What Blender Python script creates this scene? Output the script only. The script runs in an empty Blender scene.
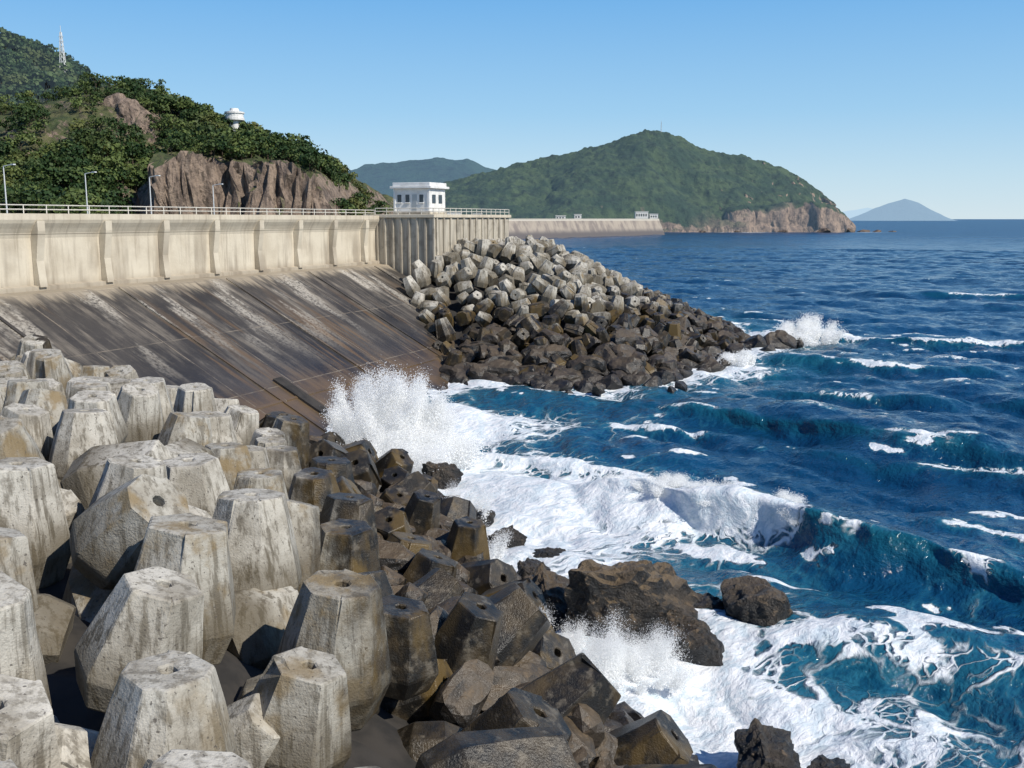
import bpy, bmesh, math, random
import numpy as np
from mathutils import Vector, Matrix, noise as mnoise
random.seed(7); rng=np.random.default_rng(11)
D=bpy.data; C=bpy.context; scene=C.scene

# ---------------------------------------------------------------- helpers
def link(o): scene.collection.objects.link(o); return o
def make_mesh(name,V,F,mat=None,attrs=None,smooth=False,obj=True):
    V=np.asarray(V,dtype=np.float32); F=np.asarray(F,dtype=np.int32)
    me=D.meshes.new(name); k=F.shape[1]
    me.vertices.add(len(V)); me.vertices.foreach_set("co",V.ravel())
    me.loops.add(F.size); me.loops.foreach_set("vertex_index",F.ravel())
    me.polygons.add(len(F)); me.polygons.foreach_set("loop_start",np.arange(0,F.size,k,dtype=np.int32))
    me.update(calc_edges=True)
    me.polygons.foreach_set("use_smooth",np.full(len(F),smooth,dtype=bool))
    if attrs:
        for n,a in attrs.items():
            at=me.attributes.new(n,'FLOAT','POINT'); at.data.foreach_set("value",np.asarray(a,dtype=np.float32).ravel())
    if mat: me.materials.append(mat)
    me.update()
    if not obj: return me
    return link(D.objects.new(name,me))
def hsh(ix,iy,iz,seed):
    n=(ix.astype(np.int64)*374761393+iy.astype(np.int64)*668265263+iz.astype(np.int64)*2147483647//7+seed*974634777)&0xffffffff
    n=((n^(n>>13))*1274126177)&0xffffffff
    n=((n^(n>>16))*2246822519)&0xffffffff
    return ((n^(n>>15))&0xffffff)/float(0xffffff)
def vn(x,y,z=None,seed=0):
    x=np.asarray(x,dtype=np.float64); y=np.asarray(y,dtype=np.float64)
    ix=np.floor(x);iy=np.floor(y)
    fx=x-ix;fy=y-iy
    fx=fx*fx*(3-2*fx);fy=fy*fy*(3-2*fy)
    if z is None:
        iz=np.zeros_like(ix); h=lambda a,b: hsh(ix+a,iy+b,iz,seed)
        return (h(0,0)*(1-fx)+h(1,0)*fx)*(1-fy)+(h(0,1)*(1-fx)+h(1,1)*fx)*fy
    iz=np.floor(z);fz=z-iz;fz=fz*fz*(3-2*fz)
    def h(a,b,c): return hsh(ix+a,iy+b,iz+c,seed)
    def plane(c): return (h(0,0,c)*(1-fx)+h(1,0,c)*fx)*(1-fy)+(h(0,1,c)*(1-fx)+h(1,1,c)*fx)*fy
    return plane(0)*(1-fz)+plane(1)*fz
def fbm(x,y,o=4,seed=0,z=None):
    s=0;a=.5;t=0
    for i in range(o):
        s=s+a*vn(x*2**i+i*13.7,y*2**i-i*7.3,None if z is None else z*2**i,seed+i); t+=a; a*=.5
    return s/t
def sst(a,b,x):
    t=np.clip((x-a)/(b-a),0,1); return t*t*(3-2*t)
def pdist(px,py,poly):
    d=np.full(np.shape(px),1e9)
    for (x0,y0),(x1,y1) in zip(poly[:-1],poly[1:]):
        dx,dy=x1-x0,y1-y0; t=np.clip(((px-x0)*dx+(py-y0)*dy)/(dx*dx+dy*dy),0,1)
        d=np.minimum(d,np.hypot(px-x0-t*dx,py-y0-t*dy))
    return d
def inpoly(px,py,poly):
    r=np.zeros(np.shape(px),dtype=bool); n=len(poly)
    for i in range(n):
        x0,y0=poly[i];x1,y1=poly[(i+1)%n]
        if y0==y1: continue
        c=((y0>py)!=(y1>py))&(px<(x1-x0)*(py-y0)/(y1-y0)+x0); r^=c
    return r
def grid_faces(nr,nc):
    i=np.arange(nr*nc).reshape(nr,nc)
    return np.stack([i[:-1,:-1],i[:-1,1:],i[1:,1:],i[1:,:-1]],-1).reshape(-1,4)

# ---------------------------------------------------------------- shader DSL
class S:
    def __init__(s,name,rough=.8):
        s.m=D.materials.new(name); s.m.use_nodes=True; s.t=s.m.node_tree; s.t.nodes.clear()
        s.out=s.t.nodes.new('ShaderNodeOutputMaterial'); s.b=s.t.nodes.new('ShaderNodeBsdfPrincipled')
        s.t.links.new(s.b.outputs[0],s.out.inputs[0]); s.set('Roughness',rough)
    def put(s,inp,v):
        if isinstance(v,bpy.types.NodeSocket): s.t.links.new(v,inp)
        elif isinstance(v,(tuple,list)) and len(v)==3 and inp.type=='RGBA': inp.default_value=(*v,1)
        else: inp.default_value=v
    def set(s,n,v): s.put(s.b.inputs[n],v)
    def n(s,ty,ins=None,**kw):
        nd=s.t.nodes.new(ty)
        for k,v in kw.items(): setattr(nd,k,v)
        for k,v in (ins or {}).items(): s.put(nd.inputs[k],v)
        return nd
    def pos(s): return s.n('ShaderNodeNewGeometry').outputs['Position']
    def nz(s):
        return s.n('ShaderNodeSeparateXYZ',{0:s.n('ShaderNodeNewGeometry').outputs['Normal']}).outputs[2]
    def xyz(s,v): return s.n('ShaderNodeSeparateXYZ',{0:v}).outputs
    def comb(s,a,b,c=0.0): return s.n('ShaderNodeCombineXYZ',{0:a,1:b,2:c}).outputs[0]
    def map(s,v,scale=(1,1,1),rot=(0,0,0),loc=(0,0,0)):
        return s.n('ShaderNodeMapping',{0:v,1:loc,2:rot,3:scale}).outputs[0]
    def noise(s,v,sc,det=4,ro=.55,dist=0.0):
        return s.n('ShaderNodeTexNoise',{'Vector':v,'Scale':sc,'Detail':det,'Roughness':ro,'Distortion':dist}).outputs[0]
    def vor(s,v,sc,feature='F1',out='Distance'):
        return s.n('ShaderNodeTexVoronoi',{'Vector':v,'Scale':sc},feature=feature).outputs[out]
    def m2(s,op,a,b=0.0,clamp=False):
        nd=s.n('ShaderNodeMath',{0:a,1:b},operation=op); nd.use_clamp=clamp; return nd.outputs[0]
    def ss(s,x,a,b,lo=0.0,hi=1.0):
        return s.n('ShaderNodeMapRange',{0:x,1:a,2:b,3:lo,4:hi},interpolation_type='SMOOTHSTEP').outputs[0]
    def mix(s,f,a,b,blend='MIX'):
        nd=s.n('ShaderNodeMix',data_type='RGBA',blend_type=blend)
        s.put(nd.inputs[0],f);s.put(nd.inputs[6],a);s.put(nd.inputs[7],b); return nd.outputs[2]
    def attr(s,n): return s.n('ShaderNodeAttribute',attribute_name=n).outputs['Fac']
    def bump(s,h,st=.5,di=.1,nrm=None):
        ins={'Strength':st,'Distance':di,'Height':h}
        if nrm is not None: ins['Normal']=nrm
        return s.n('ShaderNodeBump',ins).outputs[0]
    def haze(s,f,col):  # aerial haze painted into the material: constant sky-tinted glow over the surface shader
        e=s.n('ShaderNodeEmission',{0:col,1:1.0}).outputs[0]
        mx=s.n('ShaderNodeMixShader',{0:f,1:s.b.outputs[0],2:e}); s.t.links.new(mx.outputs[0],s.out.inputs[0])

# ---------------------------------------------------------------- materials
def m_block():
    s=S('armour_concrete',.85); p=s.pos(); r=s.attr('rnd'); w=s.attr('wet'); lz=s.attr('lz')
    pr=s.n('ShaderNodeVectorMath',{0:p,1:s.comb(s.m2('MULTIPLY',r,37.0),s.m2('MULTIPLY',r,91.0),0.0)},operation='ADD').outputs[0]
    n1=s.noise(pr,.9,5,.6); n2=s.noise(pr,6,5,.65); n3=s.noise(s.map(pr,(7,7,.55)),1.0,6,.68)
    c=s.mix(r,(.57,.54,.475),(.36,.345,.30))
    c=s.mix(s.ss(n1,.42,.64,0,.8),c,(.27,.245,.2))
    c=s.mix(s.ss(n2,.52,.70,0,.6),c,(.18,.16,.13))
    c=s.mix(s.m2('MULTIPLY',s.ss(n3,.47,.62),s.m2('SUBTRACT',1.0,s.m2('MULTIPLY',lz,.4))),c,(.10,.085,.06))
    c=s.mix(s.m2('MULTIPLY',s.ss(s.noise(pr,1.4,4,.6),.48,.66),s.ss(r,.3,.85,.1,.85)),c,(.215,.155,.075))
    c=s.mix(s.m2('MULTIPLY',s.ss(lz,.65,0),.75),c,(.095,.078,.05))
    c=s.mix(s.ss(s.noise(p,17,2,.5),.65,.71,0,.8),c,(.08,.07,.06))
    n4=s.noise(pr,1.7,5,.6)
    wc=s.mix(s.ss(n4,.42,.66),(.015,.0145,.0135),(.058,.045,.029))
    wc=s.mix(s.ss(s.noise(pr,3.1,4,.6),.54,.7,0,.75),wc,(.15,.13,.10))
    wc=s.mix(s.m2('MULTIPLY',s.ss(s.noise(s.map(pr,(1.2,1.2,.5)),.8,4,.6),.45,.60),s.ss(r,.15,.7,.15,.9)),wc,(.12,.08,.027))
    wf=s.ss(s.m2('ADD',w,s.m2('MULTIPLY',s.m2('SUBTRACT',n4,.5),1.0)),.3,.75)
    c=s.mix(wf,c,wc)
    s.set('Base Color',c); s.set('Roughness',s.ss(wf,0,1,.88,.36)); s.set('Specular IOR Level',.4)
    h=s.m2('ADD',s.m2('MULTIPLY',n2,.6),s.m2('ADD',s.m2('MULTIPLY',s.noise(p,26,3,.6),.8),s.m2('MULTIPLY',n1,.5)))
    s.set('Normal',s.bump(h,.45,.055)); return s.m
def m_rock(name='wet_rock',brown=.5,bs=1.0,bd=.2):
    s=S(name,.5); p=s.pos(); n1=s.noise(p,.8,6,.62); n2=s.noise(p,4,6,.65); nz=s.nz()
    c=s.mix(s.ss(n1,.42,.62),(.014,.014,.014),(.05,.04,.03))
    c=s.mix(s.ss(n2,.55,.72,0,brown),c,(.2,.14,.085))
    z=s.xyz(p)[2]
    c=s.mix(s.m2('MULTIPLY',s.ss(nz,.3,.9),s.ss(z,.3,1.8,0,brown)),c,(.17,.12,.065))
    c=s.mix(s.ss(z,.6,0.,0,.8),c,(.012,.012,.013))
    s.set('Base Color',c); s.set('Roughness',s.ss(n2,.3,.7,.28,.65))
    s.set('Normal',s.bump(s.m2('ADD',n2,s.m2('MULTIPLY',s.noise(p,14,4,.6),.4)),bs,bd)); return s.m
def m_wall():
    s=S('seawall_concrete',.9); p=s.pos(); a=s.attr('a'); b=s.attr('b'); z=s.xyz(p)[2]
    v=s.comb(a,0.0,z)
    n=s.noise(p,.6,5,.6); st=s.noise(s.map(v,(2.2,1,.16)),1.0,5,.65); st2=s.noise(s.map(v,(.5,1,.1)),1.0,3,.6)
    c=s.mix(s.ss(n,.35,.7),(.60,.54,.43),(.50,.44,.34))
    c=s.mix(s.ss(st,.5,.68,0,.55),c,(.29,.24,.18))
    c=s.mix(s.m2('MULTIPLY',s.ss(st2,.5,.62),s.ss(z,12.3,9,.1,.55)),c,(.22,.18,.135))
    c=s.mix(s.ss(z,8.7,7.9,0,.5),c,(.18,.14,.1))
    c=s.mix(s.ss(s.m2('ABSOLUTE',s.m2('SUBTRACT',z,11.12)),.05,.0,0,.7),c,(.1,.09,.07))
    s.set('Base Color',c); s.set('Normal',s.bump(s.noise(p,7,5,.6),.3,.05)); return s.m
def m_apron():
    s=S('apron_concrete',.6); p=s.pos(); a=s.attr('a'); b=s.attr('b')
    v=s.comb(a,b,0.0)
    big=s.noise(s.map(v,(.16,.2,1)),1.0,5,.6); st=s.noise(s.map(v,(1.1,.13,1)),1.0,7,.7); st2=s.noise(s.map(v,(.35,.09,1)),1.0,4,.6); st3=s.noise(s.map(v,(.8,.07,1),loc=(31,7,0)),1.0,5,.6)
    fine=s.noise(p,5,5,.7); blot=s.noise(p,.35,5,.65)
    c=s.mix(s.ss(big,.35,.65),(.016,.015,.015),(.052,.046,.04))
    c=s.mix(s.m2('MULTIPLY',s.m2('MULTIPLY',s.ss(st,.46,.62),s.ss(blot,.35,.6,.3,1)),s.ss(b,15,1.5,.2,.9)),c,(.22,.19,.15))
    c=s.mix(s.m2('MULTIPLY',s.ss(st3,.55,.63),s.ss(b,3,9,.2,.75)),c,(.15,.09,.04))
    c=s.mix(s.m2('MULTIPLY',s.ss(st2,.52,.60),s.m2('MULTIPLY',s.ss(fine,.36,.56),s.ss(b,12,2,.0,.9))),c,(.50,.46,.39))
    edge=s.m2('ADD',b,s.m2('MULTIPLY',s.m2('SUBTRACT',st,.5),6.0))
    c=s.mix(s.ss(edge,2.3,1.1,0,.9),c,(.38,.32,.235))
    c=s.mix(s.m2('MULTIPLY',s.ss(edge,10.5,14),s.ss(blot,.3,.6,.4,.9)),c,(.14,.088,.04))
    c=s.mix(s.m2('MULTIPLY',s.ss(edge,14.6,16),.9),c,(.035,.03,.025))
    fa=s.m2('ABSOLUTE',s.m2('SUBTRACT',s.m2('FRACT',s.m2('DIVIDE',s.m2('ADD',a,99.3),5.1)),.5))
    ja=s.ss(fa,.012,.005)
    fb=s.m2('ABSOLUTE',s.m2('SUBTRACT',s.m2('FRACT',s.m2('DIVIDE',s.m2('ADD',b,1.2),5.3)),.5))
    jb=s.ss(fb,.009,.003)
    j=s.m2('MAXIMUM',ja,jb)
    c=s.mix(s.m2('MULTIPLY',j,s.ss(s.noise(p,.8,4,.7),.4,.6,.15,.85)),c,(.24,.2,.15))
    cell=s.n('ShaderNodeTexWhiteNoise',{'Vector':s.comb(s.m2('FLOOR',s.m2('ADD',s.m2('DIVIDE',s.m2('ADD',a,99.3),5.1),.5)),s.m2('FLOOR',s.m2('ADD',s.m2('DIVIDE',s.m2('ADD',b,1.2),5.3),.5)))}).outputs[0]
    c=s.mix(s.m2('MULTIPLY',cell,.3),c,(.085,.072,.06))
    c=s.mix(s.ss(fine,.58,.75,0,.5),c,(.15,.12,.09))
    s.set('Base Color',c); s.set('Roughness',s.ss(b,7,14,.6,.28))
    s.set('Normal',s.bump(s.m2('SUBTRACT',fine,s.m2('MULTIPLY',j,1.2)),.35,.05)); return s.m
def m_simple(name,col,rough=.6,metal=0,nsc=0,col2=None):
    s=S(name,rough)
    if nsc: s.set('Base Color',s.mix(s.ss(s.noise(s.pos(),nsc,5,.6),.35,.7),col,col2))
    else: s.set('Base Color',col)
    s.set('Metallic',metal); return s.m
def m_bastion():
    s=S('bastion_concrete',.9); p=s.pos(); z=s.xyz(p)[2]
    st=s.noise(s.map(p,(1.8,1.8,.12)),1.0,5,.65)
    c=s.mix(s.ss(st,.38,.62),(.5,.455,.37),(.3,.265,.21))
    c=s.mix(s.ss(s.noise(p,1.1,5,.6),.5,.7,0,.5),c,(.17,.15,.12))
    c=s.mix(s.ss(z,8.5,6.,0,.7),c,(.1,.085,.065))
    s.set('Base Color',c); s.set('Normal',s.bump(s.noise(p,6,4,.6),.3,.05)); return s.m
def m_leaf(name,dark,light,haze=None):
    s=S(name,.6); r=s.attr('rnd'); n=s.noise(s.pos(),.05,3,.5)
    c=s.mix(s.ss(r,.15,1.0),dark,light); c=s.mix(s.ss(n,.5,.65,0,.6),c,(light[0]*1.35,light[1]*1.0,light[2]))
    c=s.mix(s.ss(s.noise(s.pos(),.11,3,.5),.48,.62,0,.7),c,dark)
    s.set('Base Color',c); s.set('Specular IOR Level',.2)
    if haze: s.haze(*haze)
    return s.m
def m_hill(name,g1,g2,rock1,rock2,haze=None,sc=1.0,rz=(.62,.8),bst=1.0):
    s=S(name,.9); p=s.pos(); nz=s.nz()
    n=s.noise(p,.06*sc,6,.65); n2=s.noise(p,.25*sc,6,.7)
    g=s.mix(s.ss(n,.4,.62),g1,g2); g=s.mix(s.ss(n2,.48,.66,0,.8),g,(g1[0]*.4,g1[1]*.4,g1[2]*.4))
    st=s.noise(s.map(p,(.35*sc,.35*sc,.09*sc)),1.0,6,.7)
    rk=s.mix(s.ss(st,.38,.62),rock1,rock2); rk=s.mix(s.ss(s.noise(s.map(p,(1,1,.45)),.6*sc,6,.7),.5,.62,0,.85),rk,(rock1[0]*.22,rock1[1]*.22,rock1[2]*.22))
    f=s.ss(s.m2('ADD',nz,s.m2('MULTIPLY',s.m2('SUBTRACT',n2,.5),.35)),rz[1],rz[0])
    f=s.m2('MAXIMUM',f,s.attr('rock'))
    s.set('Base Color',s.mix(f,g,rk)); s.set('Normal',s.bump(s.m2('ADD',s.noise(p,.8*sc,6,.7),st),bst,1.2/sc))
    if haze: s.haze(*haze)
    return s.m
def m_sea():
    s=S('sea_water',.1); p=s.pos(); F=s.attr('foam'); T=s.attr('teal'); dist=s.attr('dist')
    q=s.map(p,(1,1,1),rot=(0,0,math.radians(45)))
    qs=s.map(q,(1.0,.62,1))
    wv=s.n('ShaderNodeTexNoise',{'Vector':qs,'Scale':.45,'Detail':4.0})
    off=s.n('ShaderNodeVectorMath',{0:wv.outputs['Color'],1:(.5,.5,.5)},operation='SUBTRACT').outputs[0]
    off=s.n('ShaderNodeVectorMath',{0:off},operation='SCALE'); off.inputs['Scale'].default_value=3.4
    w=s.n('ShaderNodeVectorMath',{0:qs,1:off.outputs[0]},operation='ADD').outputs[0]
    l1=s.ss(s.vor(w,.6,'DISTANCE_TO_EDGE'),.0,.16,1,0); l2=s.ss(s.vor(w,1.9,'DISTANCE_TO_EDGE'),.0,.18,1,0)
    nz=s.noise(w,.8,8,.7); nf=s.noise(qs,.16,4,.6)
    lace=s.m2('MAXIMUM',l1,s.m2('MULTIPLY',l2,.7))
    P=s.m2('ADD',s.m2('MULTIPLY',nz,.62),s.m2('MULTIPLY',lace,.30))
    P=s.m2('ADD',P,s.m2('MULTIPLY',s.m2('SUBTRACT',nf,.5),1.0))
    k=s.m2('SUBTRACT',s.m2('ADD',F,P),1.0)
    mask=s.ss(k,-.03,.18)
    soft=s.ss(k,-.34,.25)
    deep=s.mix(s.ss(s.noise(p,.03,4,.6),.35,.65),(.0022,.031,.085),(.004,.049,.125))
    c=s.mix(T,deep,(.009,.105,.15))
    c=s.mix(s.m2('MULTIPLY',soft,.5),c,(.05,.26,.34))
    fc=s.mix(s.ss(s.noise(w,2.6,5,.65),.35,.6),(.55,.64,.70),(.82,.84,.86))
    c=s.mix(mask,c,fc)
    s.set('Base Color',c); s.set('IOR',1.33)
    s.set('Roughness',s.m2('MAXIMUM',s.ss(mask,0,1,.0,.8),s.ss(dist,20,900,.08,.3)))
    b0=s.noise(s.map(q,(1,.7,1)),4.5,3,.6)
    b1=s.noise(s.map(q,(1,.6,1)),1.3,5,.6); b2=s.noise(s.map(q,(1,.55,1)),.3,5,.6); b3=s.noise(s.map(q,(1,.5,1)),.06,5,.62)
    h=s.m2('ADD',s.m2('MULTIPLY',b1,.32),s.m2('MULTIPLY',b2,.75))
    h=s.m2('ADD',h,s.m2('MULTIPLY',b0,.08))
    h=s.m2('ADD',h,s.m2('MULTIPLY',s.m2('MULTIPLY',b3,s.ss(dist,120,500)),3.2))
    h=s.m2('ADD',h,s.m2('MULTIPLY',s.m2('MULTIPLY',mask,nz),.5))
    s.set('Normal',s.bump(h,s.ss(mask,0,1,1.0,.65),.75)); return s.m
def m_spray():
    s=S('spray',.6); s.set('Base Color',(.95,.96,.97)); s.set('Specular IOR Level',.2)
    s.set('Emission Color',(1,1,1)); s.set('Emission Strength',.2)  # faint white glow painted in for light scattered between droplets
    tr=s.n('ShaderNodeBsdfTranslucent',{0:(.95,.97,.98)}).outputs[0]; tp=s.n('ShaderNodeBsdfTransparent').outputs[0]
    a=s.n('ShaderNodeMixShader',{0:.4,1:s.b.outputs[0],2:tr}).outputs[0]
    b=s.n('ShaderNodeMixShader',{0:s.attr('thin'),1:a,2:tp}).outputs[0]
    s.t.links.new(b,s.out.inputs[0]); return s.m
M=dict(block=m_block(),rock=m_rock(),wall=m_wall(),apron=m_apron(),bastion=m_bastion(),sea=m_sea(),spray=m_spray())
M['white']=m_simple('white_paint',(.76,.755,.73),.5,0,1.5,(.62,.61,.58))
M['glass']=m_simple('window_glass',(.03,.045,.06),.1)
M['metal']=m_simple('galvanised_metal',(.42,.43,.43),.45,.6)
M['pole']=m_simple('pole_paint',(.6,.62,.62),.5)
M['rail']=m_simple('rail_paint',(.6,.57,.5),.6)
M['road']=m_simple('asphalt',(.05,.05,.05),.9,0,2,(.065,.063,.06))
M['core']=m_simple('rubble_core_stone',(.04,.035,.03),.9,0,1.2,(.015,.014,.013))

# ---------------------------------------------------------------- camera, light, sky
cam=D.cameras.new('camera'); co=link(D.objects.new('camera',cam)); scene.camera=co
cam.lens=35; cam.sensor_width=36; cam.clip_end=60000; cam.clip_start=.1
co.location=(0,0,12); co.rotation_euler=(math.radians(90-9.42),0,0)
sd=Vector((.62,-.44,.70)).normalized()
sun=D.lights.new('sun','SUN'); so=link(D.objects.new('sun',sun)); sun.energy=5.0; sun.angle=math.radians(.5); sun.color=(1,.94,.845)
so.rotation_euler=sd.to_track_quat('Z','Y').to_euler(); so.location=(60,-60,80)
W=D.worlds.new('World'); scene.world=W; W.use_nodes=True; nt=W.node_tree
sky=nt.nodes.new('ShaderNodeTexSky'); sky.sky_type='NISHITA'; sky.sun_disc=False
sky.sun_elevation=math.asin(sd.z); sky.sun_rotation=math.atan2(sd.x,sd.y); sky.air_density=1.0; sky.dust_density=0.0; sky.ozone_density=3.0
ST=.11
bg=nt.nodes['Background']; bg.inputs[1].default_value=ST
tc=nt.nodes.new('ShaderNodeTexCoord'); sx=nt.nodes.new('ShaderNodeSeparateXYZ'); nt.links.new(tc.outputs['Generated'],sx.inputs[0])
rp=nt.nodes.new('ShaderNodeValToRGB'); nt.links.new(sx.outputs[2],rp.inputs[0]); cr=rp.color_ramp
cols=[(0.0,(.62,.78,.89)),(.04,(.52,.73,.89)),(.10,(.34,.62,.89)),(.2,(.175,.47,.86)),(.45,(.04,.16,.46)),(1,(.015,.06,.22))]
while len(cr.elements)<len(cols): cr.elements.new(.5)
for e,(p_,c_) in zip(cr.elements,cols): e.position=p_; e.color=(*c_,1)
vs=nt.nodes.new('ShaderNodeVectorMath'); vs.operation='SCALE'; vs.inputs['Scale'].default_value=1/ST; nt.links.new(rp.outputs[0],vs.inputs[0])
mx_=nt.nodes.new('ShaderNodeMix'); mx_.data_type='RGBA'; mx_.inputs[0].default_value=.85
nt.links.new(sky.outputs[0],mx_.inputs[6]); nt.links.new(vs.outputs[0],mx_.inputs[7]); nt.links.new(mx_.outputs[2],bg.inputs[0])
scene.view_settings.view_transform='Standard'; scene.view_settings.look='None'; scene.view_settings.exposure=0

# ---------------------------------------------------------------- layout frames
P0=np.array([-28.6,55.5]); dd=np.array([17.7,41.5]); dd/=np.linalg.norm(dd); nn=np.array([dd[1],-dd[0]])
def Wp(a,b,z): p=P0+a*dd+b*nn; return (p[0],p[1],z)
def prism(V,F,corners_a,corners_b,z0,z1,A=None):
    a0,a1=corners_a;b0,b1=corners_b;i=len(V)
    for z in (z0,z1):
        for a,b in((a0,b0),(a1,b0),(a1,b1),(a0,b1)):
            V.append(Wp(a,b,z)); 
            if A is not None: A.append((a,b))
    for f in((0,1,2,3),(4,7,6,5),(0,4,5,1),(1,5,6,2),(2,6,7,3),(3,7,4,0)): F.append([i+k for k in f])
def box_obj(name,ca,cb,z0,z1,mat,parent=None):
    V=[];F=[];A=[];prism(V,F,ca,cb,z0,z1,A)
    o=make_mesh(name,V,F,mat,{'a':[x[0] for x in A],'b':[x[1] for x in A]})
    if parent: o.parent=parent
    bv=o.modifiers.new('b','BEVEL'); bv.width=.03; bv.segments=1
    return o
def empty(name,loc=(0,0,0)):
    e=D.objects.new(name,None); link(e); return e
def tube(V,F,p,q,r0,r1=None,n=6):
    r1=r0 if r1 is None else r1
    p=np.array(p,float);q=np.array(q,float);d=q-p;d/=np.linalg.norm(d)
    t=np.array([0,0,1.]) if abs(d[2])<.9 else np.array([1.,0,0]); u=np.cross(d,t);u/=np.linalg.norm(u);w=np.cross(d,u);i=len(V)
    for c,r in((p,r0),(q,r1)):
        for k in range(n):
            an=2*math.pi*k/n; V.append(tuple(c+r*(u*math.cos(an)+w*math.sin(an))))
    for k in range(n):
        l=(k+1)%n; F.append([i+k,i+l,i+n+l,i+n+k])

# ---------------------------------------------------------------- seawall
sw=empty('seawall')
A0,A1=-75,40.8
prof=[(-.9,11.2),(-.9,12.3),(.5,12.3),(.5,11.95),(.42,11.75),(.22,11.45),(.08,11.2),(.0,10.9),(.0,8.2),(.35,8.15),(.35,7.9)]
na=int((A1-A0)/1.0)+1; aa=np.linspace(A0,A1,na)
V=[];A=[];B=[]
for a in aa:
    for b,z in prof: V.append(Wp(a,b,z));A.append(a);B.append(b)
o=make_mesh('parapet_face',V,grid_faces(na,len(prof))[:,::-1],M['wall'],{'a':A,'b':B}); o.parent=sw
V=[];F=[];A=[]
k=2.7-5.1*15
while k<A1:
    if k>A0:
        i=len(V)
        w=.26
        pr=[(.03,11.6),(.62,11.9),(.62,11.3),(.34,9.6),(.5,8.1),(.03,8.1)]
        for sgn in(-1,1):
            for b,z in pr: V.append(Wp(k+sgn*w,b,z));A.append((k,b))
        n=len(pr)
        for j in range(n):
            l=(j+1)%n; F.append([i+j,i+l,i+n+l,i+n+j])
        for s_ in(0,n):
            F.append([i+s_+0,i+s_+1,i+s_+2,i+s_+3]);F.append([i+s_+0,i+s_+3,i+s_+4,i+s_+5])
    k+=5.1
o=make_mesh('buttresses',V,F,M['wall'],{'a':[x[0] for x in A],'b':[x[1] for x in A]}); o.parent=sw
def railing(name,pts,z,h,parent,sp=1.6,nr=2):
    V=[];F=[]
    for (a0,b0),(a1,b1) in zip(pts[:-1],pts[1:]):
        L=math.hypot(a1-a0,b1-b0);n=max(1,int(L/sp))
        for i in range(n+1):
            t=i/n;a=a0+(a1-a0)*t;b=b0+(b1-b0)*t; tube(V,F,Wp(a,b,z),Wp(a,b,z+h),.035,n=4)
        for r in range(nr):
            zz=z+h*(r+1)/nr; tube(V,F,Wp(a0,b0,zz),Wp(a1,b1,zz),.035,n=4)
    o=make_mesh(name,V,F,M['rail']);o.parent=parent
railing('railing',[(A0,-.1),(A1,-.1)],12.28,.5,sw)
nb=60;na=240;aa=np.linspace(A0,60,na);bb=np.linspace(.35,19,nb)
AA,BB=np.meshgrid(aa,bb,indexing='ij')
ZZ=np.where(BB<1.3,7.9-.1*(BB-.35),7.8-(BB-1.3)*.53)+.02*(fbm(AA,BB,2,3)-.5)
XY=P0+AA[...,None]*dd+BB[...,None]*nn
o=make_mesh('sloping_apron',np.dstack([XY,ZZ]).reshape(-1,3),grid_faces(na,nb)[:,::-1],M['apron'],{'a':AA,'b':BB},smooth=False);o.parent=sw
V=[];F=[];A=[]
def strip(a0,a1,b0,b1,h):
    i=len(V)
    zs=lambda b:7.8-(b-1.3)*.53
    for a,b in((a0,b0),(a1,b0),(a1,b1),(a0,b1)):
        for q in(-.1,h): V.append(Wp(a,b,zs(b)+q));A.append((a+2.5,b))
    F.extend([[i+1,i+3,i+5,i+7],[i,i+1,i+7,i+6],[i+2,i+3,i+1,i],[i+4,i+5,i+3,i+2],[i+6,i+7,i+5,i+4]])
for k in range(-8,6): 
    a=7.6+10.2*k
    if a<58: strip(a-.11,a+.11,1.4,17.5,.09)
strip(-40,58,13.2,13.35,.07)
o=make_mesh('apron_joint_ribs',V,F,M['apron'],{'a':[x[0] for x in A],'b':[x[1] for x in A]});o.parent=sw
V=[];F=[];A=[]
strip(9.0,9.9,11.6,16,.16)
o=make_mesh('drain_channel',V,F,M['core']);o.parent=sw

# ---------------------------------------------------------------- bastion + gatehouse
bs=empty('concrete_bastion')
box_obj('body',(40.8,58),(-.9,6),-1,12.1,M['bastion'],bs)
box_obj('cap',(40.6,58.2),(-1.2,6.2),12.1,12.4,M['wall'],bs)
V=[];F=[]
for b in np.arange(.1,6,.84): prism(V,F,(40.66,40.8),(b,b+.16),2,12.097)
for a in np.arange(41.2,58,1.4): prism(V,F,(a,a+.25),(6,6.14),2,12.097)
o=make_mesh('pilasters',V,F,M['bastion']);o.parent=bs
railing('railing',[(40.8,.0),(40.8,6.0),(58,6.0)],12.4,.55,bs,1.1)
gh=empty('gatehouse')
box_obj('walls',(42.4,45.6),(1.1,4.8),12.4,14.75,M['white'],gh)
box_obj('roof_slab',(42.1,45.9),(.8,5.1),14.75,14.97,M['white'],gh)
box_obj('roof_parapet',(42.3,45.7),(1.0,4.9),14.97,15.3,M['white'],gh)
box_obj('plinth',(42.3,45.7),(1.0,4.9),12.4,12.62,M['bastion'],gh)
for i,b in enumerate((1.45,2.3,3.75)):
    box_obj('window_%d'%i,(42.36,42.45),(b,b+.42),13.5,14.2,M['glass'],gh)
    box_obj('sill_%d'%i,(42.3,42.41),(b-.07,b+.49),13.4,13.49,M['white'],gh)
box_obj('door',(42.36,42.45),(3.0,3.5),12.63,14.2,M['metal'],gh)
for i,a in enumerate((42.9,44.2)): box_obj('side_window_%d'%i,(a,a+.7),(4.75,4.84),13.4,14.2,M['glass'],gh)
for i,(a,b) in enumerate(((42.32,1.06),(42.32,4.6))): box_obj('pilaster_%d'%i,(a,a+.2),(b,b+.24),12.62,14.74,M['white'],gh)

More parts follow.
